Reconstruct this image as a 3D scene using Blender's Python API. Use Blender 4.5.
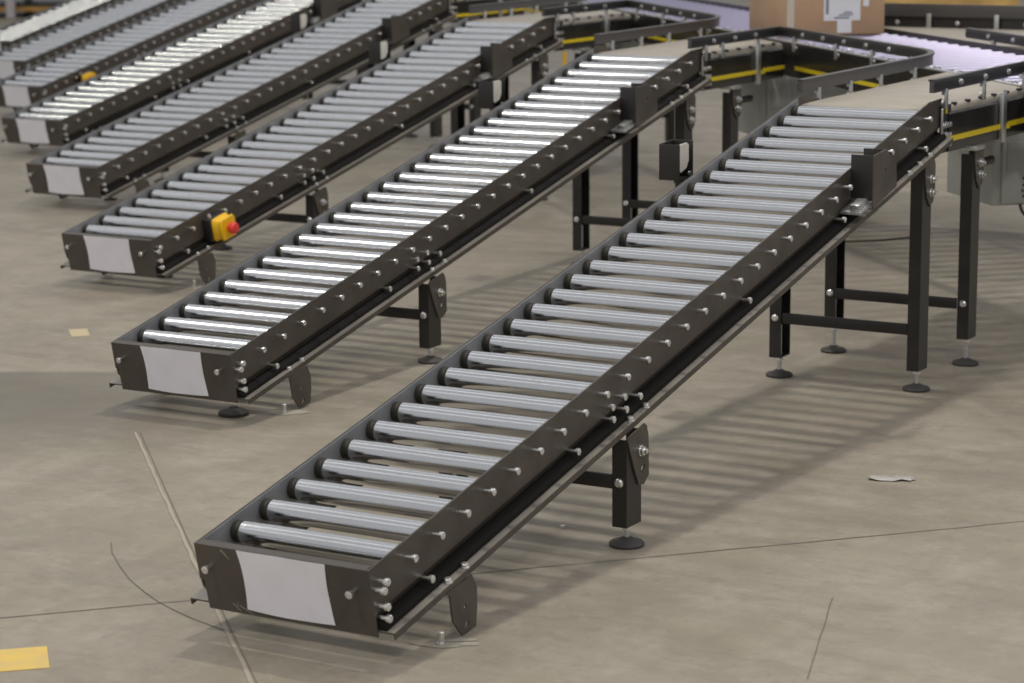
import bpy, bmesh, math, random
from mathutils import Vector, Matrix

random.seed(7)
for o in list(bpy.data.objects):
    bpy.data.objects.remove(o)
scene = bpy.context.scene
COL = scene.collection
PI = math.pi

# ------------------------------------------------------------------ camera, world, lamps, exposure
# world axes: x = across the lanes, y = along the lanes (uphill), z = up; metres
cam_d = bpy.data.cameras.new('camera')
cam = bpy.data.objects.new('camera', cam_d)
COL.objects.link(cam)
R_ = Vector((0.86643, 0.49923, -0.00825))
U_ = Vector((-0.08876, 0.17025, 0.98139))
F_ = Vector((-0.49135, 0.84958, -0.19182))
m = Matrix((R_, U_, -F_)).transposed().to_4x4()
m.translation = (2.583, -3.609, 1.468)
cam.matrix_world = m
cam_d.sensor_width = 36
cam_d.lens = 84.54
cam_d.clip_end = 200
cam_d.dof.use_dof = True
cam_d.dof.focus_distance = 5.6
cam_d.dof.aperture_fstop = 5.8
scene.camera = cam

world = bpy.data.worlds.new('hall')
scene.world = world
world.use_nodes = True
bg = world.node_tree.nodes['Background']
bg.inputs[0].default_value = (0.975, 0.98, 1.0, 1)
bg.inputs[1].default_value = 0.45

def lamp(x, y, sx, sy, watts, col, z=6.4):
    l = bpy.data.lights.new('ceiling_or_added_lamp', 'AREA')
    l.shape = 'RECTANGLE'
    l.size, l.size_y = sx, sy
    l.energy = watts
    l.color = col
    o = bpy.data.objects.new('ceiling_or_added_lamp', l)
    o.location = (x, y, z)
    COL.objects.link(o)

WARM, GREENISH = (1.0, 0.94, 0.83), (1.0, 0.97, 0.76)
for lx, ly, w, watts, col in ((4.2, -4.0, 0.4, 130, WARM), (4.2, 3.0, 0.4, 65, WARM), (4.2, 10.0, 0.4, 55, WARM),
                              (-0.6, -4.0, 0.4, 120, WARM), (-0.8, 3.0, 0.30, 122, WARM), (-0.6, 10.0, 0.4, 135, WARM),
                              (-5.6, 0.0, 1.6, 110, WARM), (-11.1, 4.5, 1.5, 44, GREENISH), (-16.0, 9.0, 1.5, 34, GREENISH)):
    lamp(lx, ly, w, 0.3, watts, col)
for ly in (-5.0, 1.8, 9.0):                                  # unseen long strips across the hall, added for highlight lines on the rollers
    lamp(-7.0, ly, 26.0, 0.9, 70, (0.94, 0.97, 1.0), 8.0)

scene.view_settings.view_transform = 'Standard'
scene.view_settings.look = 'None'
scene.view_settings.exposure = 0.0
scene.view_settings.gamma = 1.0
scene.view_settings.use_curve_mapping = False

# ------------------------------------------------------------------ materials
MATS = {}
def mat(name, col, rough=0.5, metal=0.0, noise=0.0, nscale=20.0, bump=0.0, spec=0.5, col2=None, rough_var=0.0, stretch=None):
    if name in MATS: return MATS[name]
    mt = bpy.data.materials.new(name); mt.use_nodes = True
    nt = mt.node_tree; b = nt.nodes['Principled BSDF']
    b.inputs['Base Color'].default_value = (*col, 1)
    b.inputs['Roughness'].default_value = rough
    b.inputs['Metallic'].default_value = metal
    b.inputs['Specular IOR Level'].default_value = spec
    if noise or bump or rough_var:
        tc = nt.nodes.new('ShaderNodeTexCoord')
        n = nt.nodes.new('ShaderNodeTexNoise'); n.inputs['Scale'].default_value = nscale
        n.inputs['Detail'].default_value = 5
        src = tc.outputs['Object']
        if stretch:
            mp = nt.nodes.new('ShaderNodeMapping'); mp.inputs['Scale'].default_value = stretch
            nt.links.new(src, mp.inputs['Vector']); src = mp.outputs['Vector']
        nt.links.new(src, n.inputs['Vector'])
        if noise:
            mx = nt.nodes.new('ShaderNodeMix'); mx.data_type = 'RGBA'
            c2 = col2 or tuple(c * (1 - noise) for c in col)
            mx.inputs[6].default_value = (*col, 1); mx.inputs[7].default_value = (*c2, 1)
            rp = nt.nodes.new('ShaderNodeMapRange')
            rp.inputs[1].default_value = 0.35; rp.inputs[2].default_value = 0.65
            nt.links.new(n.outputs['Fac'], rp.inputs[0])
            nt.links.new(rp.outputs[0], mx.inputs[0])
            nt.links.new(mx.outputs[2], b.inputs['Base Color'])
        if rough_var:
            r2 = nt.nodes.new('ShaderNodeMapRange')
            r2.inputs[1].default_value = 0.3; r2.inputs[2].default_value = 0.7
            r2.inputs[3].default_value = max(0.02, rough - rough_var); r2.inputs[4].default_value = rough + rough_var
            nt.links.new(n.outputs['Fac'], r2.inputs[0]); nt.links.new(r2.outputs[0], b.inputs['Roughness'])
        if bump:
            bp = nt.nodes.new('ShaderNodeBump'); bp.inputs['Strength'].default_value = bump
            bp.inputs['Distance'].default_value = 0.002
            nt.links.new(n.outputs['Fac'], bp.inputs['Height']); nt.links.new(bp.outputs[0], b.inputs['Normal'])
    MATS[name] = mt
    return mt

M_PAINT = mat('black_brown_paint', (0.080, 0.068, 0.058), 0.40, noise=0.25, nscale=9, rough_var=0.08)
M_LEG = mat('black_leg_paint', (0.022, 0.020, 0.019), 0.4, noise=0.2, nscale=12)
M_FLANGE_LIT = mat('lit_flange_paint', (0.25, 0.23, 0.205), 0.4, noise=0.3, nscale=6)  # rail paint lightened where the flange top catches the light
M_GROOVE_SHADE = mat('groove_shade', (0.008, 0.0075, 0.007), 0.8, spec=0.2)  # near-black colour standing in for deep shade in the rail groove
M_INNER_LIT = mat('lit_inner_rail', (0.30, 0.31, 0.335), 0.4, metal=0.3, noise=0.2, nscale=14)  # rail paint lightened for light reflected off the rollers
M_ZINC = mat('zinc_tube', (0.74, 0.75, 0.765), 0.13, metal=1.0, noise=0.05, nscale=3)
def drawn_tube(mt, rough):
    # cold-drawn tube: fine scratches along the axis spread the shine around the tube only
    nt = mt.node_tree; b = nt.nodes['Principled BSDF']
    b.inputs['Roughness'].default_value = rough
    b.inputs['Anisotropic'].default_value = 0.8
    t = nt.nodes.new('ShaderNodeTangent'); t.direction_type = 'RADIAL'; t.axis = 'X'
    nt.links.new(t.outputs[0], b.inputs['Tangent'])
drawn_tube(M_ZINC, 0.15)
M_BOLT = mat('bolt_zinc', (0.82, 0.82, 0.83), 0.3, metal=1.0)
M_RING = mat('roller_ring', (0.022, 0.019, 0.012), 0.5)
M_RUBBER = mat('foot_rubber', (0.05, 0.047, 0.045), 0.6)
M_PAPER = mat('label_paper', (0.82, 0.81, 0.88), 0.75, noise=0.06, nscale=12)
M_BELT = mat('belt_beige', (0.36, 0.325, 0.28), 0.55, noise=0.12, nscale=8)
M_WALL = mat('spur_wall', (0.03, 0.028, 0.028), 0.25, noise=0.3, nscale=15)
M_YEL = mat('yellow_strip', (0.78, 0.60, 0.02), 0.45)
M_GUARD = mat('guard_grey', (0.085, 0.082, 0.082), 0.38, metal=0.2)
M_GALV = mat('galvanised', (0.6, 0.61, 0.62), 0.38, metal=0.9)
M_LILAC = mat('lilac_tube', (0.33, 0.31, 0.45), 0.33, metal=0.7)
M_CAB = mat('cabinet_grey', (0.40, 0.42, 0.39), 0.5, noise=0.06)
M_CABD = mat('cabinet_panel', (0.34, 0.36, 0.335), 0.5)
M_DARK = mat('dark_plastic', (0.02, 0.02, 0.021), 0.45)
M_CREAM = mat('reflector_cream', (0.72, 0.69, 0.63), 0.5)
M_EYEL = mat('estop_yellow', (0.85, 0.50, 0.01), 0.4)
M_ERED = mat('estop_red', (0.75, 0.05, 0.04), 0.35)
M_CARD = mat('cardboard', (0.50, 0.33, 0.21), 0.8, noise=0.08, nscale=10)
M_TAPEC = mat('packing_tape', (0.55, 0.50, 0.43), 0.3)
M_WHITE = mat('white_paper', (0.72, 0.73, 0.78), 0.7)
M_INK = mat('grey_ink', (0.22, 0.22, 0.30), 0.7)
M_GREEN = mat('green_ink', (0.05, 0.50, 0.38), 0.7)
M_FTAPE = mat('floor_tape', (0.72, 0.50, 0.10), 0.6, noise=0.3, nscale=18, col2=(0.62, 0.45, 0.16))
M_STICK = mat('old_sticker', (0.50, 0.42, 0.27), 0.7)
M_ORANGE = mat('rack_orange', (0.50, 0.27, 0.06), 0.55, noise=0.2)
M_RWHITE = mat('rack_white', (0.58, 0.54, 0.56), 0.5)
M_WOOD = mat('pallet_wood', (0.62, 0.40, 0.14), 0.7, noise=0.35, nscale=5)
M_SCRATCH = mat('scratch', (0.26, 0.25, 0.23), 0.6)
M_FILM = mat('plastic_film', (0.47, 0.45, 0.43), 0.35)
M_SEAM = mat('seam_filler', (0.37, 0.325, 0.265), 0.8)
M_CRACK = mat('crack_dark', (0.175, 0.157, 0.132), 0.9)
M_GROOVE = mat('groove_grey', (0.18, 0.16, 0.135), 0.9)
M_DUST = mat('drill_dust', (0.36, 0.33, 0.28), 0.9)
M_CABLE = mat('cable_black', (0.03, 0.03, 0.03), 0.5)

def floor_material():
    mt = bpy.data.materials.new('concrete'); mt.use_nodes = True
    nt = mt.node_tree; b = nt.nodes['Principled BSDF']; L = nt.links.new
    tc = nt.nodes.new('ShaderNodeTexCoord')
    def noise(scale, detail, rough=0.6, stretch=None, rot=0):
        n = nt.nodes.new('ShaderNodeTexNoise'); n.inputs['Scale'].default_value = scale
        n.inputs['Detail'].default_value = detail; n.inputs['Roughness'].default_value = rough
        src = tc.outputs['Object']
        if stretch:
            mp = nt.nodes.new('ShaderNodeMapping'); mp.inputs['Scale'].default_value = stretch
            mp.inputs['Rotation'].default_value = (0, 0, rot)
            L(src, mp.inputs['Vector']); src = mp.outputs['Vector']
        L(src, n.inputs['Vector']); return n.outputs['Fac']
    def mix(a, bcol, fac):
        mx = nt.nodes.new('ShaderNodeMix'); mx.data_type = 'RGBA'
        if isinstance(a, tuple): mx.inputs[6].default_value = (*a, 1)
        else: L(a, mx.inputs[6])
        mx.inputs[7].default_value = (*bcol, 1)
        L(fac, mx.inputs[0]); return mx.outputs[2]
    def ramp(f, lo, hi, o0=0.0, o1=1.0):
        r = nt.nodes.new('ShaderNodeMapRange'); r.inputs[1].default_value = lo; r.inputs[2].default_value = hi
        r.inputs[3].default_value = o0; r.inputs[4].default_value = o1
        L(f, r.inputs[0]); return r.outputs[0]
    c = mix((0.322, 0.283, 0.230), (0.248, 0.220, 0.176), ramp(noise(1.6, 8, 0.65), 0.38, 0.62))
    c = mix(c, (0.40, 0.362, 0.31), ramp(noise(6, 10, 0.75), 0.48, 0.72, 0, 0.8))
    c = mix(c, (0.175, 0.156, 0.123), ramp(noise(2.6, 9, 0.75, (1.0, 3.2, 1), 0.6), 0.50, 0.76, 0, 0.8))
    c = mix(c, (0.16, 0.145, 0.125), ramp(noise(30, 6, 0.75), 0.56, 0.78, 0, 0.6))
    c = mix(c, (0.20, 0.185, 0.165), ramp(noise(8, 10, 0.8, (3.2, 0.7, 1), -0.5), 0.53, 0.78, 0, 0.65))
    c = mix(c, (0.29, 0.262, 0.192), ramp(noise(3.1, 6, 0.6), 0.50, 0.70, 0, 0.6))
    c = mix(c, (0.15, 0.135, 0.115), ramp(noise(16, 9, 0.8), 0.56, 0.74, 0, 0.5))
    c = mix(c, (0.47, 0.43, 0.375), ramp(noise(11, 10, 0.8, (1.5, .9, 1), 0.9), 0.58, 0.76, 0, 0.5))
    # darker strip of slab left of the second lane, sharp along its far edge
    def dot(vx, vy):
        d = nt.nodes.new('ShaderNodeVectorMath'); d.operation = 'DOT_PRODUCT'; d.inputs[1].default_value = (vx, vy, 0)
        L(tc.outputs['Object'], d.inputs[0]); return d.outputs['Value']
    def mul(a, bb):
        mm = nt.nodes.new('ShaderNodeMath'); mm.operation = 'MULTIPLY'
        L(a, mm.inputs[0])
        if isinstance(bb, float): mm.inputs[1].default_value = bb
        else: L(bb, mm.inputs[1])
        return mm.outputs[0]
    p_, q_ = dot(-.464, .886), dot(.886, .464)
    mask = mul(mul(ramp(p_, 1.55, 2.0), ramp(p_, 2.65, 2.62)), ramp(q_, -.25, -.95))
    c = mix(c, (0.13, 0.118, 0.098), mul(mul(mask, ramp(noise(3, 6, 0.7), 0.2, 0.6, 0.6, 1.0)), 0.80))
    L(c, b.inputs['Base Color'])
    b.inputs['Specular IOR Level'].default_value = 0.35
    L(ramp(noise(4, 6), 0.3, 0.7, 0.42, 0.62), b.inputs['Roughness'])
    bp = nt.nodes.new('ShaderNodeBump'); bp.inputs['Strength'].default_value = 0.12; bp.inputs['Distance'].default_value = 0.004
    L(noise(60, 6, 0.7), bp.inputs['Height']); L(bp.outputs[0], b.inputs['Normal'])
    return mt

# ------------------------------------------------------------------ mesh helpers
CACHE = {}
def to_mesh(bm, name, mats, sharp=35):
    me = bpy.data.meshes.new(name)
    bmesh.ops.recalc_face_normals(bm, faces=bm.faces)
    for f in bm.faces: f.smooth = True
    bm.to_mesh(me); bm.free()
    me.set_sharp_from_angle(angle=math.radians(sharp))
    for mm in (mats if isinstance(mats, (list, tuple)) else [mats]): me.materials.append(mm)
    return me
def put(name, me, parent=None, loc=(0, 0, 0), rot=(0, 0, 0)):
    o = bpy.data.objects.new(name, me)
    o.location = loc; o.rotation_euler = rot
    if parent: o.parent = parent
    COL.objects.link(o); return o
def empty(name, loc=(0, 0, 0), rz=0):
    o = bpy.data.objects.new(name, None); o.empty_display_size = 0.1
    o.location = loc; o.rotation_euler = (0, 0, rz); COL.objects.link(o); return o
def tag(o, label, cat, group=None):
    o['label'] = label; o['category'] = cat
    if group: o['group'] = group
    return o
def cached(key, fn):
    if key not in CACHE: CACHE[key] = fn()
    return CACHE[key]

def add_box(bm, x0, x1, y0, y1, z0, z1, bev=0.0):
    r = bmesh.ops.create_cube(bm, size=1.0)
    vs = r['verts']
    for v in vs:
        v.co = Vector(((x0 + x1) / 2 + v.co.x * (x1 - x0), (y0 + y1) / 2 + v.co.y * (y1 - y0), (z0 + z1) / 2 + v.co.z * (z1 - z0)))
    if bev:
        es = list({e for v in vs for e in v.link_edges})
        bmesh.ops.bevel(bm, geom=es, offset=bev, segments=2, affect='EDGES', profile=0.5)
    return vs
def box(name, key, mt, parent, x0, x1, y0, y1, z0, z1, bev=0.0, loc=(0, 0, 0), rot=(0, 0, 0)):
    def f():
        bm = bmesh.new(); add_box(bm, x0, x1, y0, y1, z0, z1, bev); return to_mesh(bm, name, mt)
    return put(name, cached(key, f) if key else f(), parent, loc, rot)
def add_lathe(bm, prof, axis='z', seg=24, origin=(0, 0, 0), mi=0):
    rings = []
    for (t, r) in prof:
        ring = []
        for k in range(seg):
            a = 2 * PI * k / seg; c, s = r * math.cos(a), r * math.sin(a)
            p = {'z': (c, s, t), 'x': (t, c, s), 'y': (c, t, s)}[axis]
            ring.append(bm.verts.new(Vector(p) + Vector(origin)))
        rings.append(ring)
    for a, b in zip(rings, rings[1:]):
        for k in range(seg):
            bm.faces.new((a[k], a[(k + 1) % seg], b[(k + 1) % seg], b[k])).material_index = mi
    bm.faces.new(rings[0][::-1]).material_index = mi; bm.faces.new(rings[-1]).material_index = mi
def lathe(name, key, mt, parent, prof, axis='z', seg=24, loc=(0, 0, 0), rot=(0, 0, 0)):
    def f():
        bm = bmesh.new(); add_lathe(bm, prof, axis, seg); return to_mesh(bm, name, mt)
    return put(name, cached(key, f) if key else f(), parent, loc, rot)
def add_loft(bm, sections):
    rings = [[bm.verts.new(p) for p in s] for s in sections]
    n = len(rings[0])
    for a, b in zip(rings, rings[1:]):
        for k in range(n):
            bm.faces.new((a[k], a[(k + 1) % n], b[(k + 1) % n], b[k]))
    bm.faces.new(rings[0][::-1]); bm.faces.new(rings[-1])
def plate_mesh(name, outline, holes, thick, mt, plane='yz'):
    """flat plate with holes; outline in plane coords, thickness along the third axis (positive)"""
    bm = bmesh.new(); edges = []
    for loop in [outline] + holes:
        vs = [bm.verts.new((p[0], p[1], 0)) for p in loop]
        for a, b in zip(vs, vs[1:] + vs[:1]): edges.append(bm.edges.new((a, b)))
    bmesh.ops.triangle_fill(bm, edges=edges, use_beauty=True, use_dissolve=False)
    g = bmesh.ops.extrude_face_region(bm, geom=list(bm.faces))
    for v in [e for e in g['geom'] if isinstance(e, bmesh.types.BMVert)]: v.co.z += thick
    for v in bm.verts:
        a, b, t = v.co
        v.co = {'yz': (t, a, b), 'xy': (a, b, t), 'xz': (a, t, b)}[plane]
    return to_mesh(bm, name, mt)
def circ(cx, cy, r, n=10, sx=1.0, ang=0.0):
    out = []
    for k in range(n):
        a = -2 * PI * k / n; x, y = r * sx * math.cos(a), r * math.sin(a)
        out.append((cx + x * math.cos(ang) - y * math.sin(ang), cy + x * math.sin(ang) + y * math.cos(ang)))
    return out
def sweep_strip(path, z0, z1, th):
    """vertical strip of given thickness following an xy path"""
    n = len(path); bm = bmesh.new(); secs = []
    for i, p in enumerate(path):
        p = Vector(p); a = Vector(path[max(i - 1, 0)]); b = Vector(path[min(i + 1, n - 1)])
        d = (b - a).normalized(); nn = Vector((-d.y, d.x)) * th / 2
        l, r = p + nn, p - nn
        secs.append([(l.x, l.y, z0), (l.x, l.y, z1), (r.x, r.y, z1), (r.x, r.y, z0)])
    add_loft(bm, secs); return bm
def tube_mesh(name, pts, r, mt, seg=8):
    cu = bpy.data.curves.new(name, 'CURVE'); cu.dimensions = '3D'; cu.bevel_depth = r; cu.bevel_resolution = 2; cu.use_fill_caps = True
    sp = cu.splines.new('NURBS'); sp.points.add(len(pts) - 1); sp.use_endpoint_u = True; sp.order_u = 4
    for q, p in zip(sp.points, pts): q.co = (*p, 1)
    o = bpy.data.objects.new('tmp', cu); COL.objects.link(o)
    dg = bpy.context.evaluated_depsgraph_get()
    me = bpy.data.meshes.new_from_object(o.evaluated_get(dg))
    bpy.data.objects.remove(o); bpy.data.curves.remove(cu)
    me.materials.clear(); me.materials.append(mt)
    for p in me.polygons: p.use_smooth = True
    return me
def ribbon(name, pts, w, mt, parent, z=0.0015):
    bm = bmesh.new(); prev = None; n = len(pts)
    for i, p in enumerate(pts):
        p = Vector(p); d = (Vector(pts[min(i + 1, n - 1)]) - Vector(pts[max(i - 1, 0)])).normalized()
        ww = w * (0.8 + 0.4 * random.random())
        nn = Vector((-d.y, d.x)) * ww / 2
        a = bm.verts.new((p.x + nn.x, p.y + nn.y, z)); b = bm.verts.new((p.x - nn.x, p.y - nn.y, z))
        if prev: bm.faces.new((prev[0], prev[1], b, a))
        prev = (a, b)
    return put(name, to_mesh(bm, name, mt), parent)
def jitter_line(a, b, n, j):
    a, b = Vector(a), Vector(b); d = (b - a).normalized(); nn = Vector((-d.y, d.x))
    return [a.lerp(b, i / n) + nn * random.uniform(-j, j) for i in range(n + 1)]

# ------------------------------------------------------------------ floor
bm = bmesh.new(); add_box(bm, -45, 30, -12, 60, -0.2, 0.0)
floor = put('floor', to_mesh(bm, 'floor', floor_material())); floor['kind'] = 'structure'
ribbon('joint', jitter_line((-1.44, 1.325), (-0.594, 0.459), 20, 0.002) + jitter_line((-0.56, 0.425), (1.5, -1.66), 24, 0.002), 0.0075, M_SEAM, floor)
ribbon('joint_groove', [(-1.43, 1.332), (-0.588, 0.465), (1.507, -1.653)], 0.0025, M_GROOVE, floor)
ribbon('joint', jitter_line((-1.6, -1.13), (4.0, 4.85), 90, 0.003), 0.0035, M_CRACK, floor)
ribbon('crack', [(-0.80, 0.44), (-0.746, 0.377), (-0.66, 0.30), (-0.58, 0.233), (-0.50, 0.18), (-0.429, 0.137), (-0.36, 0.105), (-0.296, 0.079), (-0.192, 0.047)], 0.0026, M_CRACK, floor)
ribbon('crack', jitter_line((0.775, 0.82), (0.93, 0.33), 10, 0.0012), 0.0020, M_CRACK, floor)

# ------------------------------------------------------------------ roller lanes
S = 0.2090; CS, SN = math.cos(S), math.sin(S); Z0 = 0.172; PITCH = 0.1
NROLL = 30
SLOPE = dict(loc=(0, 0, Z0), rot=(S, 0, 0))
def lane_pt(x, a, n): return (x, a * CS - n * SN, Z0 + a * SN + n * CS)

def bolt_mesh():
    def f():
        bm = bmesh.new()
        add_lathe(bm, [(-0.002, 0.0045), (0.017, 0.0045), (0.0172, 0.006)], 'x', 10)
        add_lathe(bm, [(0.0172, 0.0070), (0.0178, 0.0080), (0.0245, 0.0080), (0.0255, 0.0070), (0.0258, 0.0035), (0.0235, 0.0030)], 'x', 12)
        return to_mesh(bm, 'bolt', M_BOLT)
    return cached('bolt', f)
def long_bolt_mesh():
    def f():
        bm = bmesh.new()
        add_lathe(bm, [(-0.024, 0.0045), (0.017, 0.0045), (0.0172, 0.006)], 'x', 10)
        add_lathe(bm, [(0.0172, 0.0070), (0.0178, 0.0080), (0.0245, 0.0080), (0.0255, 0.0070), (0.0258, 0.0035), (0.0235, 0.0030)], 'x', 12)
        return to_mesh(bm, 'bolt', M_BOLT)
    return cached('longbolt', f)
def stub_mesh():
    def f():
        bm = bmesh.new()
        add_lathe(bm, [(-0.001, 0.010), (0.002, 0.010), (0.0022, 0.0075), (0.008, 0.0075), (0.009, 0.0062)], 'x', 10)
        return to_mesh(bm, 'bolt', M_BOLT)
    return cached('stub', f)

RAIL_END = 2.985
def flange_mesh(side):
    def f():
        bm = bmesh.new(); secs = []
        for a in (-0.021, None):
            prof = [(.1881, -.095), (.238, -.095), (.238, -.109), (.235, -.109), (.235, -.0985), (.1881, -.0985)]
            secs.append([(side * x, a if a is not None else (RAIL_END + n * SN) / CS, n) for x, n in prof])
        add_loft(bm, secs)
        bm.normal_update()
        for fc in bm.faces:
            if abs(fc.normal.z) < .7: fc.material_index = 1  # edge faces keep the plain rail paint, level faces get the light tone
        return to_mesh(bm, 'rail_flange', [M_FLANGE_LIT, M_PAINT])
    return cached(('flange', side), f)
def rail_mesh(side):
    def f():
        bm = bmesh.new(); secs = []
        for a, top in ((-0.021, 0.032), (2.955, 0.032), (None, 0.014)):
            prof = [(.198, top), (.2015, top), (.2015, -.058), (.2005, -.063), (.196, -.068), (.190, -.074), (.188, -.0985), (.1845, -.0985), (.186, -.071), (.193, -.064), (.198, -.058)]
            secs.append([(side * x, a if a is not None else (RAIL_END + n * SN) / CS, n) for x, n in prof])
        add_loft(bm, secs)
        return to_mesh(bm, 'side_rail', M_PAINT)
    return cached(('rail', side), f)

def leg(parent, side, x, y, ztop, zbot=0.052, back=False):
    """C channel open towards the lane's middle, with cap, levelling screw and foot"""
    w, d, t = 0.036, 0.070, 0.004
    def f():
        bm = bmesh.new()
        s = side
        pr = [(s * w / 2, -d / 2), (s * w / 2, d / 2), (-s * w / 2, d / 2), (-s * w / 2, d / 2 - t), (s * (w / 2 - t), d / 2 - t), (s * (w / 2 - t), -d / 2 + t), (-s * w / 2, -d / 2 + t), (-s * w / 2, -d / 2)]
        add_loft(bm, [[(px, py, zbot) for px, py in pr], [(px, py, ztop + py * 0.2) for px, py in pr]])
        add_box(bm, -w / 2, w / 2, -d / 2, d / 2, zbot - 0.003, zbot + 0.001)
        return to_mesh(bm, 'leg', M_LEG)
    lg = put('leg', cached(('leg', side, ztop, zbot), f), parent, (x, y, 0))
    lathe('levelling_screw', ('lscrew', zbot), M_GALV, lg, [(0.012, 0.0065), (zbot + 0.09, 0.0065)], seg=10)
    lathe('screw_nut', 'nut', M_BOLT, lg, [(0, 0.012), (0.011, 0.012)], seg=6, loc=(0, 0, zbot - 0.016))
    lathe('foot_pad', 'pad', M_RUBBER, lg, [(0, 0.039), (0.006, 0.040), (0.010, 0.036), (0.014, 0.020), (0.020, 0.011)], seg=28)
    return lg
def crossbar(parent, y, z, xl, xr, h=0.032):
    c = box('crossbar', ('xbar', round(xr - xl, 3), h), M_LEG, parent, xl, xr, -0.004, 0.004, -h / 2, h / 2, 0.0012, loc=(0, y, z))
    return c

BR_OUT = [(-.038, -.016), (.044, .002), (.054, -.006), (.062, -.030), (.064, -.118), (.040, -.136), (.016, -.132), (-.008, -.088), (-.032, -.034)]
def leg_bracket(parent, x, y, zt, key, outline, holes, side=1):
    me = cached(('brk', key), lambda: plate_mesh('leg_bracket', outline, holes, 0.004, M_PAINT))
    return put('leg_bracket', me, parent, (x, y, zt))

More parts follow.
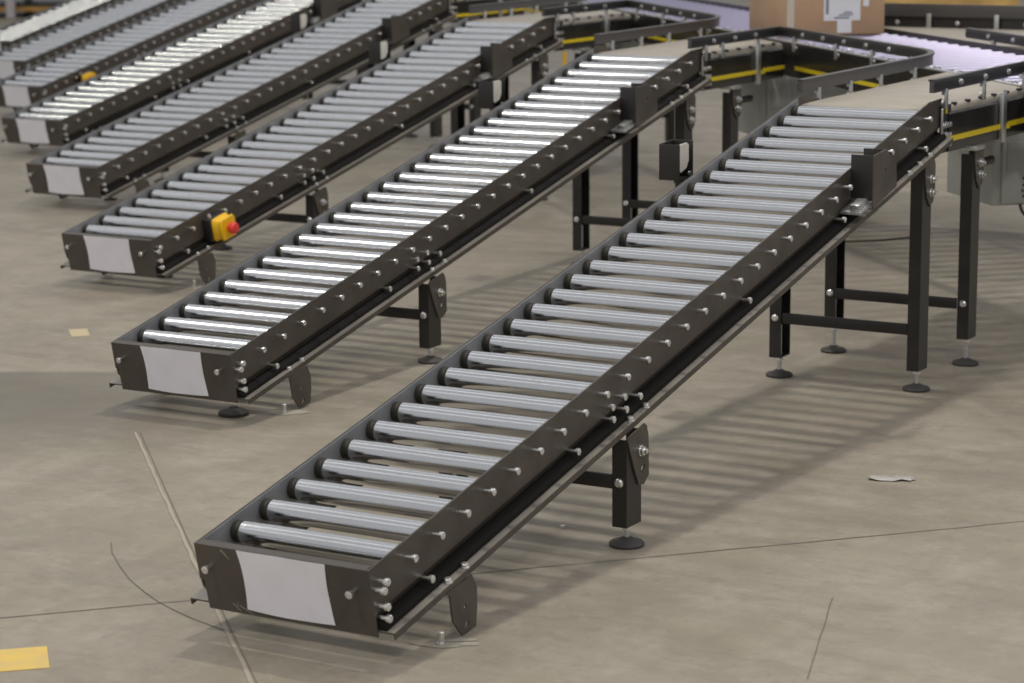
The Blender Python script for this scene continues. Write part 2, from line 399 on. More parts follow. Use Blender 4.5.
def roller_conveyor(ox, oy, label):
    root = tag(empty('roller_conveyor', (ox, oy, 0)), label, 'conveyor', 'roller lanes side by side')
    bolt = bolt_mesh(); stub = stub_mesh()
    rails = {}
    for side in (-1, 1):
        rl = put('side_rail', rail_mesh(side), root, **SLOPE); rails[side] = rl
        put('rail_flange', flange_mesh(side), rl)
        def fshade(sd=side):
            bm = bmesh.new(); secs = []
            for a in (-0.019, None):
                prof = [(.1900, -.0948), (.2200, -.0948), (.2205, -.0900), (.2170, -.0835), (.2100, -.0800), (.2000, -.0790), (.1900, -.0790)]
                secs.append([(sd * x, a if a is not None else (RAIL_END - .01 + n * SN) / CS, n) for x, n in prof])
            add_loft(bm, secs); return to_mesh(bm, 'groove_shade_strip', M_GROOVE_SHADE, 50)
        if side > 0: put('groove_shade_strip', cached(('shade_strip', side), fshade), rl)  # added strip that paints the groove's shade, no part of the rail
    # added plate, lightened for the light rollers throw onto the far rail's inside
    box('lit_rail_face', 'irail_lit', M_INNER_LIT, rails[-1], -0.198, -0.1955, -0.018, 2.94, -0.056, 0.0305)
    # end plate with its paper label
    def fplate():
        bm = bmesh.new()
        secs = []
        for yy in (-0.024, -0.021):
            secs.append([(-.202, yy, .032), (.202, yy, .032), (.202, yy, -.108), (-.190, yy, -.108), (-.192, yy, -.045), (-.202, yy, -.045)])
        add_loft(bm, secs)
        add_box(bm, -.200, .196, -.021, -.004, .0295, .032)
        return to_mesh(bm, 'end_plate', M_PAINT)
    ep = put('end_plate', cached('endplate', fplate), root, **SLOPE)
    def fpaper():
        bm = bmesh.new(); nx, nz = 14, 8; g = []
        for j in range(nz + 1):
            row = []
            for i in range(nx + 1):
                u, w = i / nx, j / nz
                x = -.101 + .205 * u + 0.006 * math.sin(PI * w) * (1 if u < .5 else -.6) + 0.004 * (1 - w)
                z = .0318 - (0.128 + 0.004 * math.sin(3 * u)) * (1 - w)
                row.append(bm.verts.new((x, -.0247 - 0.0011 * abs(math.sin(5 * u + 4 * w)), z)))
            g.append(row)
        for j in range(nz):
            for i in range(nx): bm.faces.new((g[j][i], g[j][i + 1], g[j + 1][i + 1], g[j + 1][i]))
        return to_mesh(bm, 'paper_label', M_PAPER)
    pl = put('paper_label', cached('paper', fpaper), ep); pl['label'] = 'blank white paper sheet'
    for bx, bn in ((-0.166, -0.010), (0.166, -0.012)):
        put('bolt', bolt, ep, (bx, -0.024, bn), (0, 0, -PI / 2))
    # rollers
    def froll():
        bm = bmesh.new()
        add_lathe(bm, [(-.1765, .0195), (-.1755, .0217), (-.1735, .0225), (.1925, .0225), (.1945, .0215)], 'x', 32)
        add_lathe(bm, [(-.1975, .006), (-.1765, .006)], 'x', 8)
        return to_mesh(bm, 'roller', M_ZINC, 15)
    def fring():
        bm = bmesh.new()
        add_lathe(bm, [(-.1935, .012), (-.193, .0215), (-.1905, .0226), (-.1885, .0226), (-.1870, .0205), (-.1850, .0205), (-.1835, .0226), (-.1790, .0226), (-.1772, .0205), (-.1768, .012)], 'x', 20)
        return to_mesh(bm, 'end_ring', M_RING)
    for i in range(NROLL):
        r = put('roller', cached('roller', froll), root, lane_pt(0, i * PITCH, 0), (S, 0, 0))
        put('end_ring', cached('ring', fring), r)
        put('bolt', bolt, rails[1], (.2015, i * PITCH, 0))
    # splice and flange bolts on the near rail
    for a, n in ((-0.013, -0.012), (-0.010, -0.047), (-0.010, -0.072), (0.146, -0.067), (0.975, -0.037), (0.916, -0.037), (1.046, -0.065),
                 (0.977, -0.068), (0.914, -0.065), (0.749, -0.068), (1.640, -0.065), (2.243, -0.070), (2.851, -0.072)):
        put('bolt', bolt if n > -.045 else long_bolt_mesh(), rails[1], (.2015, a, n))
    for a in (0.19, 0.255, 0.98, 1.055, 2.70, 2.78, 2.86):
        put('bolt', stub, rails[1], (.229, a, -.095), (0, -PI / 2, 0))
    # cross braces under the rollers
    for a in (0.20, 1.0, 1.64, 2.24, 2.85):
        box('cross_brace', 'brace', M_PAINT, root, -.196, .196, -.014, .014, -.098, -.090, loc=lane_pt(0, a, 0), rot=(S, 0, 0))
    # legs
    fl = lambda y: Z0 + y * math.tan(S) - 0.110 / CS
    for y, zb in ((0.97, 0.15), (2.80, 0.18)):
        for side in (-1, 1):
            lx = .224 if y < 2 else .213
            lg = leg(root, side, side * lx, y, fl(y) - 0.012, .052 if y < 2 else .064)
            if y > 2 and side > 0: continue
            lathe('bolt', None or ('lb', 1), M_BOLT, lg, [(0, .011), (.004, .011), (.009, .007)], 'y', 10, loc=(0, -0.035, zb), rot=(PI, 0, 0))
        crossbar(root, y - 0.028, zb, -lx + .02, lx - .02)
        bev = leg_bracket(root, lx + .0185, y, fl(y) + 0.004, 'low' if y < 2 else 'high',
            BR_OUT if y < 2 else [(-.030, -.010), (.042, .004), (.052, -.01), (.052, -.085), (.040, -.115), (.016, -.128), (-.010, -.10), (-.026, -.05)],
            [circ(.034, -.098, .006, 10, 2.0, 0.5)] if y < 2 else [])
        for dz in ((-0.055,) if y < 2 else (-0.050, -0.088)):
            lathe('bolt', 'bigbolt', M_BOLT, bev, [(0, .013), (.003, .013), (.0032, .0105), (.010, .0105), (.0105, .006), (.017, .006), (.018, .004)], 'x', 12, loc=(.004, (.022 if y < 2 else .016), dz))
    # loose bracket at the low end
    holes = [circ(.046, -.048, .0055, 10), circ(.052, -.086, .006, 10, 1.6, 0.75)]
    for side in (-1, 1):
        leg_bracket(root, side * .236 - (.004 if side < 0 else 0), .205, fl(.205) + 0.003, 'end', [(-.023, -.003), (.074, .010), (.092, -.020), (.092, -.060), (.087, -.098), (.035, -.104), (.001, -.066), (-.010, -.012)], holes)
    # bearing stud carrying the low end, standing in the shade below
    st = lathe('end_support', 'endsup', M_DARK, root, [(0, .030), (.010, .030), (.012, .010), (.105, .010)], seg=16, loc=(-.02, 0.33, 0))
    return root, rails

LANE = [(0, 0), (-1.447, 1.523), (-2.930, 3.058), (-4.487, 4.645), (-6.008, 6.186), (-7.480, 7.730), (-8.965, 9.280), (-10.440, 10.800)]
YAW = [0, .013, .0095, 0, -.011, 0, 0, 0]
def lane_xy(k, x, y):
    c, sn = math.cos(YAW[k]), math.sin(YAW[k])
    return (LANE[k][0] + c * x - sn * y, LANE[k][1] + sn * x + c * y)
NUMS = ['frontmost', 'second', 'third', 'fourth', 'fifth', 'sixth', 'seventh', 'rearmost']
LBL = ['frontmost and largest sloping roller conveyor with black rails and white end label',
       'second sloping roller conveyor from the front, with brightly gleaming rollers',
       'third sloping roller conveyor from the front, carrying a red and yellow emergency stop',
       'fourth sloping roller conveyor from the front with dull grey rollers',
       'fifth sloping roller conveyor from the front at the left edge',
       'sixth sloping roller conveyor from the front, with a small yellow box on its rail',
       'seventh sloping roller conveyor from the front, its low end cut by the left edge',
       'rearmost sloping roller conveyor in the top left corner with pale bright rollers']
for k, lb in enumerate(LBL):
    root, rails = roller_conveyor(*LANE[k], lb)
    root.rotation_euler = (0, 0, YAW[k])

# scuffs scratched into the paint of the frontmost end plate
def scratch(pts):
    bm = bmesh.new()
    for (x0, n0, x1, n1, w) in pts:
        d = Vector((x1 - x0, n1 - n0)).normalized(); nn = Vector((-d.y, d.x)) * w / 2
        bm.faces.new([bm.verts.new((x, -.0244, n)) for x, n in ((x0 + nn.x, n0 + nn.y), (x1 + nn.x * .4, n1 + nn.y * .4), (x1 - nn.x * .4, n1 - nn.y * .4), (x0 - nn.x, n0 - nn.y))])
    return to_mesh(bm, 'paint_scratches', M_SCRATCH)
first = [o for o in bpy.data.objects if o.name == 'end_plate'][0]
put('paint_scratches', scratch([(-.130, -.088, -.112, -.104, .003), (-.118, -.084, -.122, -.104, .002), (-.115, -.090, -.085, -.106, .003), (-.135, .022, -.122, .008, .004), (-.140, .026, -.128, .018, .005)]), first)

# ------------------------------------------------------------------ sensor boxes on the lanes
def sensor_box(k, label):
    y0, y1, z0, z1 = 2.295, 2.385, 0.600, 0.735
    root = tag(empty('sensor_box', (*lane_xy(k, .2, y0), z0), YAW[k]), label, 'sensor box', 'open sensor boxes on the near rails')
    def P(n, key, *a, mt=M_LEG, bev=0.0006): return box(n, key, mt, root, *a, bev)
    P('front_plate', 'sb_f', 0.004, .065, 0, .003, .015, .130)
    P('back_plate', 'sb_b', 0.004, .065, .087, .090, .03, .138)
    sp = put('side_plate', cached('sb_s', lambda: plate_mesh('side_plate', [(0, -.010), (.170, .030), (.165, .090), (.09, .138), (0, .130)], [circ(.085, .085, .004)], .003, M_PAINT)), root, (.065, 0, 0))
    box('bracket_arm', 'sb_arm', M_GALV, root, .004, .062, -.075, .02, -.004, .004, .001, rot=(S, 0, 0))
    box('sensor_body', 'sb_eye', M_GALV, root, .030, .058, -.070, -.012, .004, .022, .003, rot=(S, 0, 0))
    put('sensor_screw', cached('sb_sc', lambda: (lambda b: (add_lathe(b, [(0, .009), (.010, .009), (.012, .006)], 'z', 10), to_mesh(b, 'sensor_screw', M_BOLT))[1])(bmesh.new())), root, (.046, -.005, .004))
    return root
def reflector_box(k, label):
    x0, y0, z0 = -.330, 2.235, .640
    root = tag(empty('reflector_box', (*lane_xy(k, x0, y0), z0), YAW[k]), label, 'reflector box', 'reflector boxes on the far rails')
    def P(n, key, *a, mt=M_LEG, bev=0.0006): return box(n, key, mt, root, *a, bev)
    P('front_plate', 'rb_f', 0, .062, 0, .003, 0, .098)
    P('back_plate', 'rb_b', 0, .062, .082, .085, 0, .102)
    sd = put('side_plate', cached('rb_s', lambda: plate_mesh('side_plate', [(.003, 0), (.082, 0), (.082, .102), (.003, .098)], [], .003, M_LEG)), root)
    P('base_plate', 'rb_base', .003, .062, .003, .082, 0, .003)
    put('reflector', cached('rb_r', lambda: plate_mesh('reflector', [(.006, .030), (.018, .020), (.052, .030), (.066, .050), (.066, .092), (.055, .099), (.014, .097), (.006, .088)], [], .004, M_CREAM)), root, (.054, 0, 0))
    lathe('bolt', 'rb_bolt', M_BOLT, root, [(0, .006), (.006, .006)], 'x', 10, loc=(.058, .066, .014))
    P('mounting_arm', 'rb_arm', .062, .127, .03, .055, -.010, -.006)
    P('mounting_lug', 'rb_lug', .03, .066, .03, .055, -.010, .001)
    return root
for k in range(5):
    sensor_box(k, f'open-topped black sensor box on the near rail of the {NUMS[k]} roller conveyor')
for k in range(4):
    reflector_box(k, f'small black box with cream reflector beyond the far rail of the {NUMS[k]} roller conveyor')

# ------------------------------------------------------------------ emergency stops
def estop(k, a, label, button=True):
    root = tag(empty('emergency_stop', (*LANE[k], 0), YAW[k]), label, 'emergency stop')
    L = lane_pt(.2015, a, -.038)
    bk = box('back_box', 'es_b', M_DARK, root, 0, .038, -.052, .044, -.043, .043, .006, loc=L, rot=(S, 0, 0))
    def fy():
        bm = bmesh.new()
        secs = []
        for x, hw, hh in ((.038, .046, .042), (.046, .047, .043), (.060, .038, .035), (.074, .044, .041), (.080, .041, .038)):
            secs.append([(x, sy * hw * cx, sz * hh * cz) for sy, sz, cx, cz in ((-1, -1, 1, .8), (-1, -1, .8, 1), (1, -1, .8, 1), (1, -1, 1, .8), (1, 1, 1, .8), (1, 1, .8, 1), (-1, 1, .8, 1), (-1, 1, 1, .8))])
        add_loft(bm, secs); return to_mesh(bm, 'housing', M_EYEL, 50)
    put('housing', cached('es_y', fy), root, L, (S, 0, 0))
    if button:
        bt = lathe('button', 'es_r', M_ERED, root, [(.078, .013), (.090, .013), (.092, .021), (.104, .0225), (.111, .018), (.114, .008)], 'x', 20, loc=L, rot=(S, 0, 0))
        bt['label'] = 'red mushroom button'
    lathe('cable_gland', 'es_g', M_GALV, root, [(.040, .008), (.052, .008), (.053, .006), (.058, .006)], 'z', 10, loc=lane_pt(.2015 + .02, a - .03, -.038), rot=(S, 0, 0))
estop(2, 0.33, 'yellow emergency stop with red button on the third roller conveyor rail')
estop(5, 0.375, 'small yellow box with red button on the sixth roller conveyor rail')

# ------------------------------------------------------------------ belt spurs at the top of the lanes
MV = Vector((-0.690, 0.7238)); NV = Vector((0.7238, 0.690))     # main line direction, and across it
EDGE = 2.70                                                     # near edge of the main line along NV
ZB = 0.797
def edge_y(x): return (EDGE - x * NV.x) / NV.y
def belt_spur(k):
    ox, oy = LANE[k]
    root = tag(empty('belt_spur', (ox, oy, 0), YAW[k]), f'short beige belt section with black walls at the top of the {NUMS[k]} roller conveyor', 'conveyor', 'belt spurs feeding the roller lanes')
    off = Vector((ox, oy)).dot(NV)
    ey = lambda x: (EDGE - off - x * NV.x) / NV.y
    xr = 0.245
    # belt: rounded side edges
    bm = bmesh.new(); pol = [(-.198, 2.885), (.192, 2.885), (.206, 3.02), (.236, ey(.236)), (-.205, ey(-.205)), (-.205, 3.02)]
    secs = []
    for z, ins in ((ZB - .055, 0.0), (ZB - .014, 0.0), (ZB - .004, .004), (ZB, .014)):
        cx, cy = 0, 3.4
        secs.append([(x - math.copysign(ins, x), y + (ins if y < 3 else -ins), z) for x, y in pol])
    add_loft(bm, secs); b = put('belt', to_mesh(bm, 'belt', M_BELT, 60), root)
    # walls: near side runs to the main line and ends at the kink
    for side, x0, y1 in ((1, .212, ey(.245)), (-1, -.212, ey(-.212))):
        bm = bmesh.new()
        xe = .245 if side > 0 else -.212
        secs = [[(x0, 3.02, z) if q == 0 else (x0 - side * .006, 3.02, z) for q, z in ((0, ZB - .135), (0, ZB - .026), (1, ZB - .020), (1, ZB - .135))],
                [(xe, y1, z) if q == 0 else (xe - side * .006, y1, z) for q, z in ((0, ZB - .135), (0, ZB - .026), (1, ZB - .020), (1, ZB - .135))]]
        add_loft(bm, secs); w = put('side_wall', to_mesh(bm, 'side_wall', M_WALL), root)
        if side > 0:
            def seg(t0, t1, dz):
                bm = bmesh.new(); P = lambda t: (x0 + (xe - x0) * t, 3.02 + (y1 - 3.02) * t)
                (ax, ay), (bx, by) = P(t0), P(t1)
                add_loft(bm, [[(ax, ay, ZB - .104 + dz), (ax + .006, ay, ZB - .104 + dz), (ax + .006, ay, ZB - .090 + dz), (ax, ay, ZB - .090 + dz)],
                              [(bx, by, ZB - .104 + dz), (bx + .006, by, ZB - .104 + dz), (bx + .006, by, ZB - .090 + dz), (bx, by, ZB - .090 + dz)]])
                s = put('yellow_strip', to_mesh(bm, 'yellow_strip', M_YEL), w); s['label'] = 'yellow strip'
            seg(0.0, 0.60, 0); seg(0.64, 0.72, -.004); seg(0.71, 1.0, .002)
            # zinc post fixed to the wall
            t = .62; px, py = x0 + (xe - x0) * t, 3.02 + (y1 - 3.02) * t
            box('wall_post', 'wpost', M_GALV, w, 0, .014, -.016, .016, ZB - .145, ZB + .006, .002, loc=(px, py, 0))
            for q in range(6):
                tt = .1 + q * .16
                box('edge_clip', 'eclip', M_DARK, w, -.020, -.006, -.008, .008, ZB - .004, ZB + .004, .001, loc=(x0 + (xe - x0) * tt, 3.02 + (y1 - 3.02) * tt, 0))
    # coupling plates that join the spur to the lane
    for side in (-1, 1):
        cp = box('coupling_plate', ('cpl', side), M_DARK, root, side * .205 - .003, side * .205 + .003, 2.965, 3.045, ZB - .135, ZB + .002, .001)
        if side > 0:
            for yy in (2.985, 3.005, 3.026):
                for zz in (-.055, -.085, -.112):
                    put('bolt', stub_mesh(), cp, (.208, yy, ZB + zz))
            box('strap', 'cstrap', M_GALV, cp, .206, .212, 2.962, 2.974, ZB - .13, ZB - .005, .002)
            box('yellow_tab', 'ctab', M_YEL, cp, .206, .211, 2.997, 3.005, ZB - .022, ZB + .004)
    # drive roller under the belt nose
    lathe('nose_roller', 'nose', M_DARK, root, [(-.196, .024), (.19, .024)], 'x', 20, loc=(0, 2.905, ZB - .034))
    # legs
    for side in (-1, 1):
        lg = leg(root, side, side * .213, 3.215, ZB - .152, 0.085)
        lathe('bolt', ('lb', 1), M_BOLT, lg, [(0, .011), (.004, .011), (.009, .007)], 'y', 10, loc=(0, -0.035, .19), rot=(PI, 0, 0))
        box('leg_cap', 'lcap', M_GALV, lg, -.03, .03, -.04, .04, ZB - .147, ZB - .135, .002)
    crossbar(root, 3.18, .19, -.193, .193)
    br = leg_bracket(root, .2315, 3.215, ZB - .137, 'spur', [(-.030, 0), (.044, 0), (.052, -.01), (.052, -.085), (.040, -.115), (.016, -.128), (-.010, -.10), (-.026, -.05)], [])
    for dz in (-.05, -.085):
        lathe('bolt', 'bigbolt', M_BOLT, br, [(0, .013), (.003, .013), (.0032, .0105), (.010, .0105), (.0105, .006), (.017, .006), (.018, .004)], 'x', 12, loc=(.004, .016, dz))
    lathe('tie_bar', 'tiebar', M_DARK, root, [(0, .013), (.17, .013)], 'y', 14, loc=(.205, 3.25, ZB - .20))
    return root
for k in range(4):
    sp_ = belt_spur(k)
    if k == 2: box('hanging_tag', None, M_EYEL, sp_, .214, .218, 3.03, 3.06, ZB - .24, ZB - .14)['label'] = 'orange-yellow hanging tag'

# ------------------------------------------------------------------ guard rails between the spurs
def arc_join(p0, p1, p2, r, n=8):
    a, b, c = Vector(p0), Vector(p1), Vector(p2)
    d1, d2 = (a - b).normalized(), (c - b).normalized()
    s, e = b + d1 * r, b + d2 * r
    return [s * (1 - t) ** 2 + b * 2 * t * (1 - t) + e * t * t for t in [i / n for i in range(n + 1)]]
GZ0, GZ1 = ZB + .028, ZB + .064
def guard(path, label, posts, dz=0.0):
    path = [Vector(p) for p in path]
    root = tag(empty('guard_rail', (path[0].x, path[0].y, 0)), label, 'guard rail', 'dark guard rails along the belts')
    o = Vector((path[0].x, path[0].y))
    rel = [p - o for p in path]
    bm = sweep_strip(rel, GZ0 + dz, GZ1 + dz, .014)
    put('rail_strip', to_mesh(bm, 'rail_strip', M_GUARD), root)
    put('top_edge', to_mesh(sweep_strip(rel, GZ1 + dz - .004, GZ1 + dz + .002, .022), 'top_edge', M_GUARD), root)
    n_ = len(rel); off = []
    for i, p in enumerate(rel):
        d = (rel[min(i + 1, n_ - 1)] - rel[max(i - 1, 0)]).normalized(); off.append(p + Vector((d.y, -d.x)) * .0078)
    put('slot', to_mesh(sweep_strip(off, GZ0 + dz + .006, GZ1 + dz - .010, .003), 'slot', M_DARK), root)
    for i in range(0, n_ - 1):
        sl = (off[i + 1] - off[i]).length
        for q in range(1, int(sl / .22) + 1):
            p = off[i].lerp(off[i + 1], q / (int(sl / .22) + 1)); d = (off[i + 1] - off[i]).normalized()
            put('bolt', stub_mesh(), root, (p.x, p.y, (GZ0 + GZ1) / 2 + dz), (0, 0, math.atan2(-d.x, d.y)))
    for (px, py, dx, dy) in posts:
        p = Vector((px, py)) - o
        def fp():
            bm = bmesh.new()
            add_box(bm, -.008, .008, -.004, .004, -.035, .022, .002)
            add_lathe(bm, [(-.012, .007), (-.005, .007)], 'y', 10, (0, 0, .010))
            add_lathe(bm, [(-.012, .007), (-.005, .007)], 'y', 10, (0, 0, -.02))
            return to_mesh(bm, 'post', M_GALV)
        put('post', cached('gpost', fp), root, (p.x, p.y, ZB + .012 + dz), (0, 0, math.atan2(dy, dx) - PI / 2))
    return root
for k in range(3):
    a, b = LANE[k + 1], LANE[k]
    offb = Vector(b).dot(NV); offa = Vector(a).dot(NV)
    K = lane_xy(k + 1, .232, (EDGE - offa - .245 * NV.x) / NV.y - .01)
    T = lane_xy(k, -.212, (EDGE - offb + .212 * NV.x) / NV.y)
    E_ = lane_xy(k, -.215, 2.93)
    S_ = lane_xy(k + 1, .205, 2.86)
    path = [S_] + arc_join(S_, K, T, .06) + arc_join(K, T, E_, .22, 12) + [E_]
    posts = []
    for y in (2.97, 3.12, 3.45): posts.append((*lane_xy(k + 1, .222, y), 1, 0))
    for t in (.12, .40, .62, .85):
        p = Vector(K).lerp(Vector(T), t); posts.append((p.x - .01, p.y - .01, -NV.x, -NV.y))
    for y in (3.05, 3.30, 3.55, 3.85): posts.append((*lane_xy(k, -.206, y), 1, 0))
    guard(path, f'bent dark guard rail between the belts above the {NUMS[k]} and {NUMS[k+1]} roller conveyors', posts)
b = LANE[0]
guard([(.215, 2.86), (.24, edge_y(.245)), (.75, edge_y(.75))], 'dark guard rail with bright end cap at the right edge of the picture', [(.226, 2.95, 1, 0), (.235, 3.25, 1, 0), (.24, 3.6, 1, 0)], dz=.020)

# ------------------------------------------------------------------ main roller line
def main_line():
    root = tag(empty('main_conveyor', (0.25, 3.65, 0)), 'long level main line with pale lilac rollers running behind the belt spurs', 'conveyor')
    # local frame: y along MV, x along NV
    rz = math.atan2(MV.y, MV.x) - PI / 2
    root.rotation_euler = (0, 0, rz)
    root.location = (*(NV * EDGE + MV * 2.2), 0)          # s = 0 near the first kink
    s0, s1 = -1.2, 6.6
    lane_s = [(Vector(LANE[k]) + Vector((.245, 0))).dot(MV) for k in range(4)]
    # near wall with yellow strip
    w = box('side_wall', None, M_WALL, root, .0, .008, s0, s1, ZB - .135, ZB - .004, 0)
    for k in range(3):
        a = Vector((LANE[k][0] - .21, LANE[k][1] + (EDGE - Vector(LANE[k]).dot(NV) + .21 * NV.x) / NV.y)).dot(MV) - 2.2
        bq = Vector((LANE[k + 1][0] + .245, LANE[k + 1][1] + (EDGE - Vector(LANE[k + 1]).dot(NV) - .245 * NV.x) / NV.y)).dot(MV) - 2.2
        n = 3
        for q in range(n):
            t0, t1 = a + (bq - a) * (q / n), a + (bq - a) * ((q + .96) / n)
            s = box('yellow_strip', None, M_YEL, w, -.006, 0, t0, t1, ZB - .104, ZB - .090)
    w2 = box('side_wall', None, M_WALL, root, .552, .560, s0, s1, ZB - .135, ZB + .02, 0)
    ed = box('wall_edge', None, M_GALV, root, .0, .022, s0, s1, ZB - .004, ZB + .002, .001)
    n = int((s1 - s0) / .1)
    for i in range(n):
        y = s0 + .04 + i * .1
        lathe('roller', 'mroller', M_LILAC, root, [(.030, .018), (.032, .0245), (.540, .0245), (.542, .018)], 'x', 16, loc=(0, y, ZB - .020))
        if i % 2 == 0: lathe('bolt', 'mbolt', M_BOLT, root, [(0, .008), (.008, .008), (.010, .005)], 'z', 8, loc=(.014, y, ZB + .001))
    for y in (-1.1, 3.0, 5.6):
        for x, sd in ((.06, -1), (.50, 1)):
            lg = box('leg', 'mleg', M_LEG, root, -.02, .02, -.03, .03, .05, ZB - .135, .002, loc=(x, y, 0))
            lathe('foot_pad', 'pad', M_RUBBER, lg, [(0, .039), (0.014, 0.02)])
            lathe('levelling_screw', 'mls', M_GALV, lg, [(.012, .0065), (.06, .0065)], seg=10)
        box('crossbar', 'mxb', M_LEG, root, .06, .50, -.005, .005, .18, .212, loc=(0, y, 0))
    return root
main_line()

# far guard rail and the belt that leaves on the far side
g = NV * (EDGE + .585)
guard([tuple(g + MV * 4.25), tuple(g + MV * 3.4), tuple(g + MV * 2.2)], 'dark guard rail along the far edge of the lilac rollers', [tuple(g + MV * s - NV * .01) + (-NV.x, -NV.y) for s in (2.4, 2.8, 3.2, 3.6, 4.0)])
def far_belt():
    root = tag(empty('far_belt', (-1.0, 6.0, 0)), 'pale belt leaving the main line behind the lilac rollers', 'conveyor')
    bm = bmesh.new()
    pol = [(.445, -.66), (1.9, -.66), (1.9, .275), (-.43, .275)]
    add_loft(bm, [[(x, y, ZB - .05) for x, y in pol], [(x, y, ZB) for x, y in pol]])
    put('belt', to_mesh(bm, 'belt', M_BELT, 60), root)
    w = box('side_wall', None, M_WALL, root, -.43, 1.9, .28, .29, ZB - .13, ZB + .045)
    gr = box('guard_strip', None, M_GUARD, root, -.43, 1.9, .27, .285, ZB + .045, ZB + .10, .002)
    for x in (-.32, -.05, .25, .55, .85, 1.15):
        box('post', 'fpost', M_GALV, root, -.010, .010, .255, .270, ZB - .02, ZB + .06, .002, loc=(x, 0, 0))
        put('bolt', stub_mesh(), w, (x + .12, .28, ZB + .02), (0, 0, -PI / 2))
    for x in (-.28, 1.5):
        for y in (.2,):
            lg = box('leg', 'fleg', M_LEG, root, -.02, .02, -.03, .03, .0, ZB - .05, .002, loc=(x + (.3 if y < 0 and x < 0 else 0), y, 0))
far_belt()

# ------------------------------------------------------------------ control cabinets under the belts
def cabinet(k, label):
    ox, oy = LANE[k]
    x = .085; y = (EDGE - .02 - Vector((ox, oy)).dot(NV) - x * NV.x) / NV.y
    root = tag(empty('control_cabinet', (*lane_xy(k, x, y), .40)), label, 'cabinet', 'grey control cabinets under the belts')
    root.rotation_euler = (0, 0, math.atan2(NV.y, NV.x))      # local x across the main line, local y along it
    box('body', 'cab_body', M_CAB, root, 0, .44, .004, .36, 0, .255, .006)
    d = box('door', 'cab_door', M_CAB, root, .030, .41, -.006, .006, .006, .250, .003)
    box('access_panel', 'cab_panel', M_CABD, d, .045, .125, -.010, -.004, .110, .205, .002)
    for i, (a, z) in enumerate(((.105, .088), (.105, .066), (.102, .048), (.106, .030), (.20, .09), (.20, .05))):
        lathe('push_button', 'cab_btn', M_DARK, d, [(-.010, .004), (-.004, .004)], 'y', 10, loc=(a, 0, z))
    for a in (.06, .38): box('hanger', 'cab_hang', M_GALV, root, -.012, .012, .05, .07, .25, .265, .001, loc=(a, 0, 0))
for k in range(3):
    cabinet(k, ['grey control cabinet at the right edge under the frontmost belt', 'grey-green control cabinet behind the top of the frontmost roller conveyor', 'grey control cabinet under the belt above the third roller conveyor'][k])
cb = put('cabinet_cable', tube_mesh('cabinet_cable', [(.16, 3.85, .405), (.17, 3.84, .37), (.21, 3.87, .345), (.30, 3.93, .34), (.40, 4.03, .36), (.42, 4.05, .405)], .005, M_CABLE))
tag(cb, 'thin black cable hanging below the cabinet at the right edge', 'cable')

# ------------------------------------------------------------------ carton on the main line
K1 = NV * (EDGE + .083) + MV * (Vector((LANE[1][0] + .245, LANE[1][1] + 3.68)).dot(MV) + .30)
cx = tag(empty('cardboard_box', (K1.x, K1.y, ZB + .0045)), 'brown cardboard box with white shipping label riding on the main line', 'box')
cx.rotation_euler = (0, 0, math.atan2(NV.y, NV.x))    # local x across the line, local y along it (uphill)
box('body', None, M_CARD, cx, 0, .425, 0, .46, 0, .36, .003)
for x in (0.0005,): box('corner_tape', None, M_TAPEC, cx, .002, .032, -.0012, 0, .0, .359)
lb = box('shipping_label', None, M_WHITE, cx, .160, .318, -.0012, 0, .058, .30)
box('shipping_label', None, M_WHITE, cx, .218, .280, -.0014, -.0003, .008, .060)
for (x0, x1, z0, z1, mt_) in ((.168, .180, .085, .150, M_INK), (.205, .270, .066, .073, M_INK), (.225, .285, .078, .084, M_INK), (.245, .282, .088, .094, M_INK), (.235, .268, .145, .170, M_GREEN)):
    box('print', None, mt_, lb, x0, x1, -.0018, -.0011, z0, z1)
box('small_sticker', None, M_WHITE, cx, .330, .355, -.0012, 0, .115, .24)

# ------------------------------------------------------------------ things on the floor
ft = box('floor_tape', None, M_FTAPE, None, -.09, .09, -.066, .066, 0, .0012)
ft.location = (-.458, -.308, 0.0003); ft.rotation_euler = (0, 0, 0.75)
tag(ft, 'yellow tape strip on the concrete in the bottom left corner', 'floor tape')
st = box('sticker', None, M_STICK, None, -.065, .065, -.03, .03, 0, .0010, loc=(-2.505, 2.365, 0.0003), rot=(0, 0, -.80))
tag(st, 'small faded yellowish sticker on the floor beside the second conveyor end', 'sticker')
bm = bmesh.new(); gr = []
for j in range(5):
    row = []
    for i in range(9):
        u, w = i / 8 - .5, j / 4 - .5
        row.append(bm.verts.new((u * .11 + random.uniform(-.005, .005), w * .055 * (1 - u * u * 2) + random.uniform(-.005, .005), .002 + random.uniform(0, .005))))
    gr.append(row)
for j in range(4):
    for i in range(8): bm.faces.new((gr[j][i], gr[j][i + 1], gr[j + 1][i + 1], gr[j + 1][i]))
sc = put('plastic_scrap', to_mesh(bm, 'plastic_scrap', M_FILM, 20), None, (.525, 1.80, 0), (0, 0, .4))
md = sc.modifiers.new('thick', 'SOLIDIFY'); md.thickness = .001
tag(sc, 'crumpled whitish plastic scrap lying on the open floor at right', 'litter')
def anchor(x, y, label, h=.028):
    o = put('anchor_stud', cached(('stud', h), lambda: (lambda b: (add_lathe(b, [(0, .006), (h, .006), (h + .002, .004)], 'z', 10), add_lathe(b, [(0, .010), (.006, .010)], 'z', 6), to_mesh(b, 'anchor_stud', M_BOLT))[2])(bmesh.new())), None, (x, y, 0), (0.1, .12, 0))
    tag(o, label, 'bolt', 'anchor studs in the floor by the low brackets')
anchor(.229, .176, 'short metal stud in the floor beside the bracket of the frontmost conveyor')
anchor(LANE[1][0] + .229, LANE[1][1] + .176, 'short metal stud in the floor beside the bracket of the second conveyor')
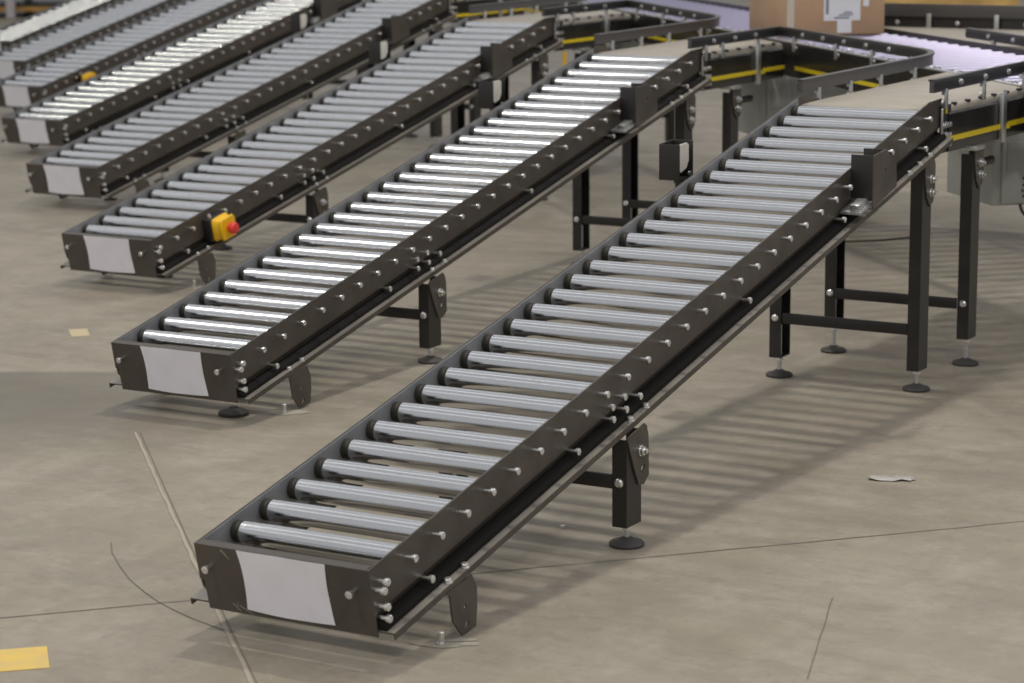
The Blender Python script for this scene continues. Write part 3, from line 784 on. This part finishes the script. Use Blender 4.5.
anchor(LANE[2][0] + .229, LANE[2][1] + .176, 'short metal stud in the floor beside the bracket of the third conveyor')
for k in range(3):
    bm = bmesh.new()
    vs = [bm.verts.new((LANE[k][0] + .235 + .055 * (.7 + .5 * random.random()) * math.cos(a) * 1.1, LANE[k][1] + .19 + .035 * (.6 + .6 * random.random()) * math.sin(a) + .03 * math.cos(a), .0012)) for a in [i * 2 * PI / 18 for i in range(18)]]
    bm.faces.new(vs); put('dust_patch', to_mesh(bm, 'dust_patch', M_DUST), floor)
fp = lathe('loose_foot', None, M_RUBBER, None, [(0, .042), (.008, .043), (.014, .034), (.020, .014), (.024, .012)], seg=28, loc=(LANE[1][0] + .113, LANE[1][1] + .10, 0))
tag(fp, 'black round rubber foot on the floor under the second conveyor end', 'foot pad')
nut = lathe('stray_nut', None, M_BOLT, None, [(0, .006), (.006, .006)], seg=6, loc=(.03, 1.03, 0))
tag(nut, 'tiny bright nut lying in the shade left of the short leg', 'nut')
cb = put('floor_cable', tube_mesh('floor_cable', [(-1.25, 5.10, .004), (-1.029, 5.287, .004), (-.95, 5.37, .004), (-.896, 5.402, .004), (-.835, 5.53, .004)], .004, M_CABLE))
tag(cb, 'thin dark cable lying on the floor under the main line', 'cable')

# ------------------------------------------------------------------ background: storage rack and pallets
rk = tag(empty('pallet_rack', (-14.78, 15.9, 0), math.radians(30)), 'orange storage rack with pale upright in the top left corner', 'rack')
for x in (-1.6, .02, 2.2):
    for y in (-.07, .9): box('upright', 'rk_up', M_RWHITE, rk, -.045, .045, -.04, .04, 0, 2.6, .004, loc=(x, y, 0))
for z in (.06, .385, .495, .95, 1.4):
    for y in (0, .93): box('beam', 'rk_beam', M_ORANGE, rk, -1.6, 2.2, -.025, .025, 0, .05, .004, loc=(0, y, z))
for z in (.06, .40): box('deck', ('rk_deck', z), M_DARK, rk, -1.6, 2.2, .05, .88, .0, .08, loc=(0, 0, z))
def pallet(x, y, z, rz, label):
    root = tag(empty('wooden_pallet', (x, y, z), rz), label, 'pallet', 'wooden pallets at the back')
    for i in range(7): box('plank', 'pl_top', M_WOOD, root, -.05, .05, -.4, .4, .122, .144, loc=(-.55 + i * .183, 0, 0))
    for yv in (-.36, 0, .36):
        box('stringer', 'pl_str', M_WOOD, root, -.6, .6, -.045, .045, .022, .122, loc=(0, yv, 0))
        box('runner', 'pl_run', M_WOOD, root, -.6, .6, -.05, .05, 0, .022, loc=(0, yv, 0))
names = ['bottom', 'second', 'third', 'fourth', 'fifth', 'sixth', 'top']
for i in range(7):
    pallet(-3.1, 11.6, i * .146, math.radians(28 + 2 * (i % 2)), f'orange-toned wooden pallet behind the far guard rail, {names[i]} of its stack')
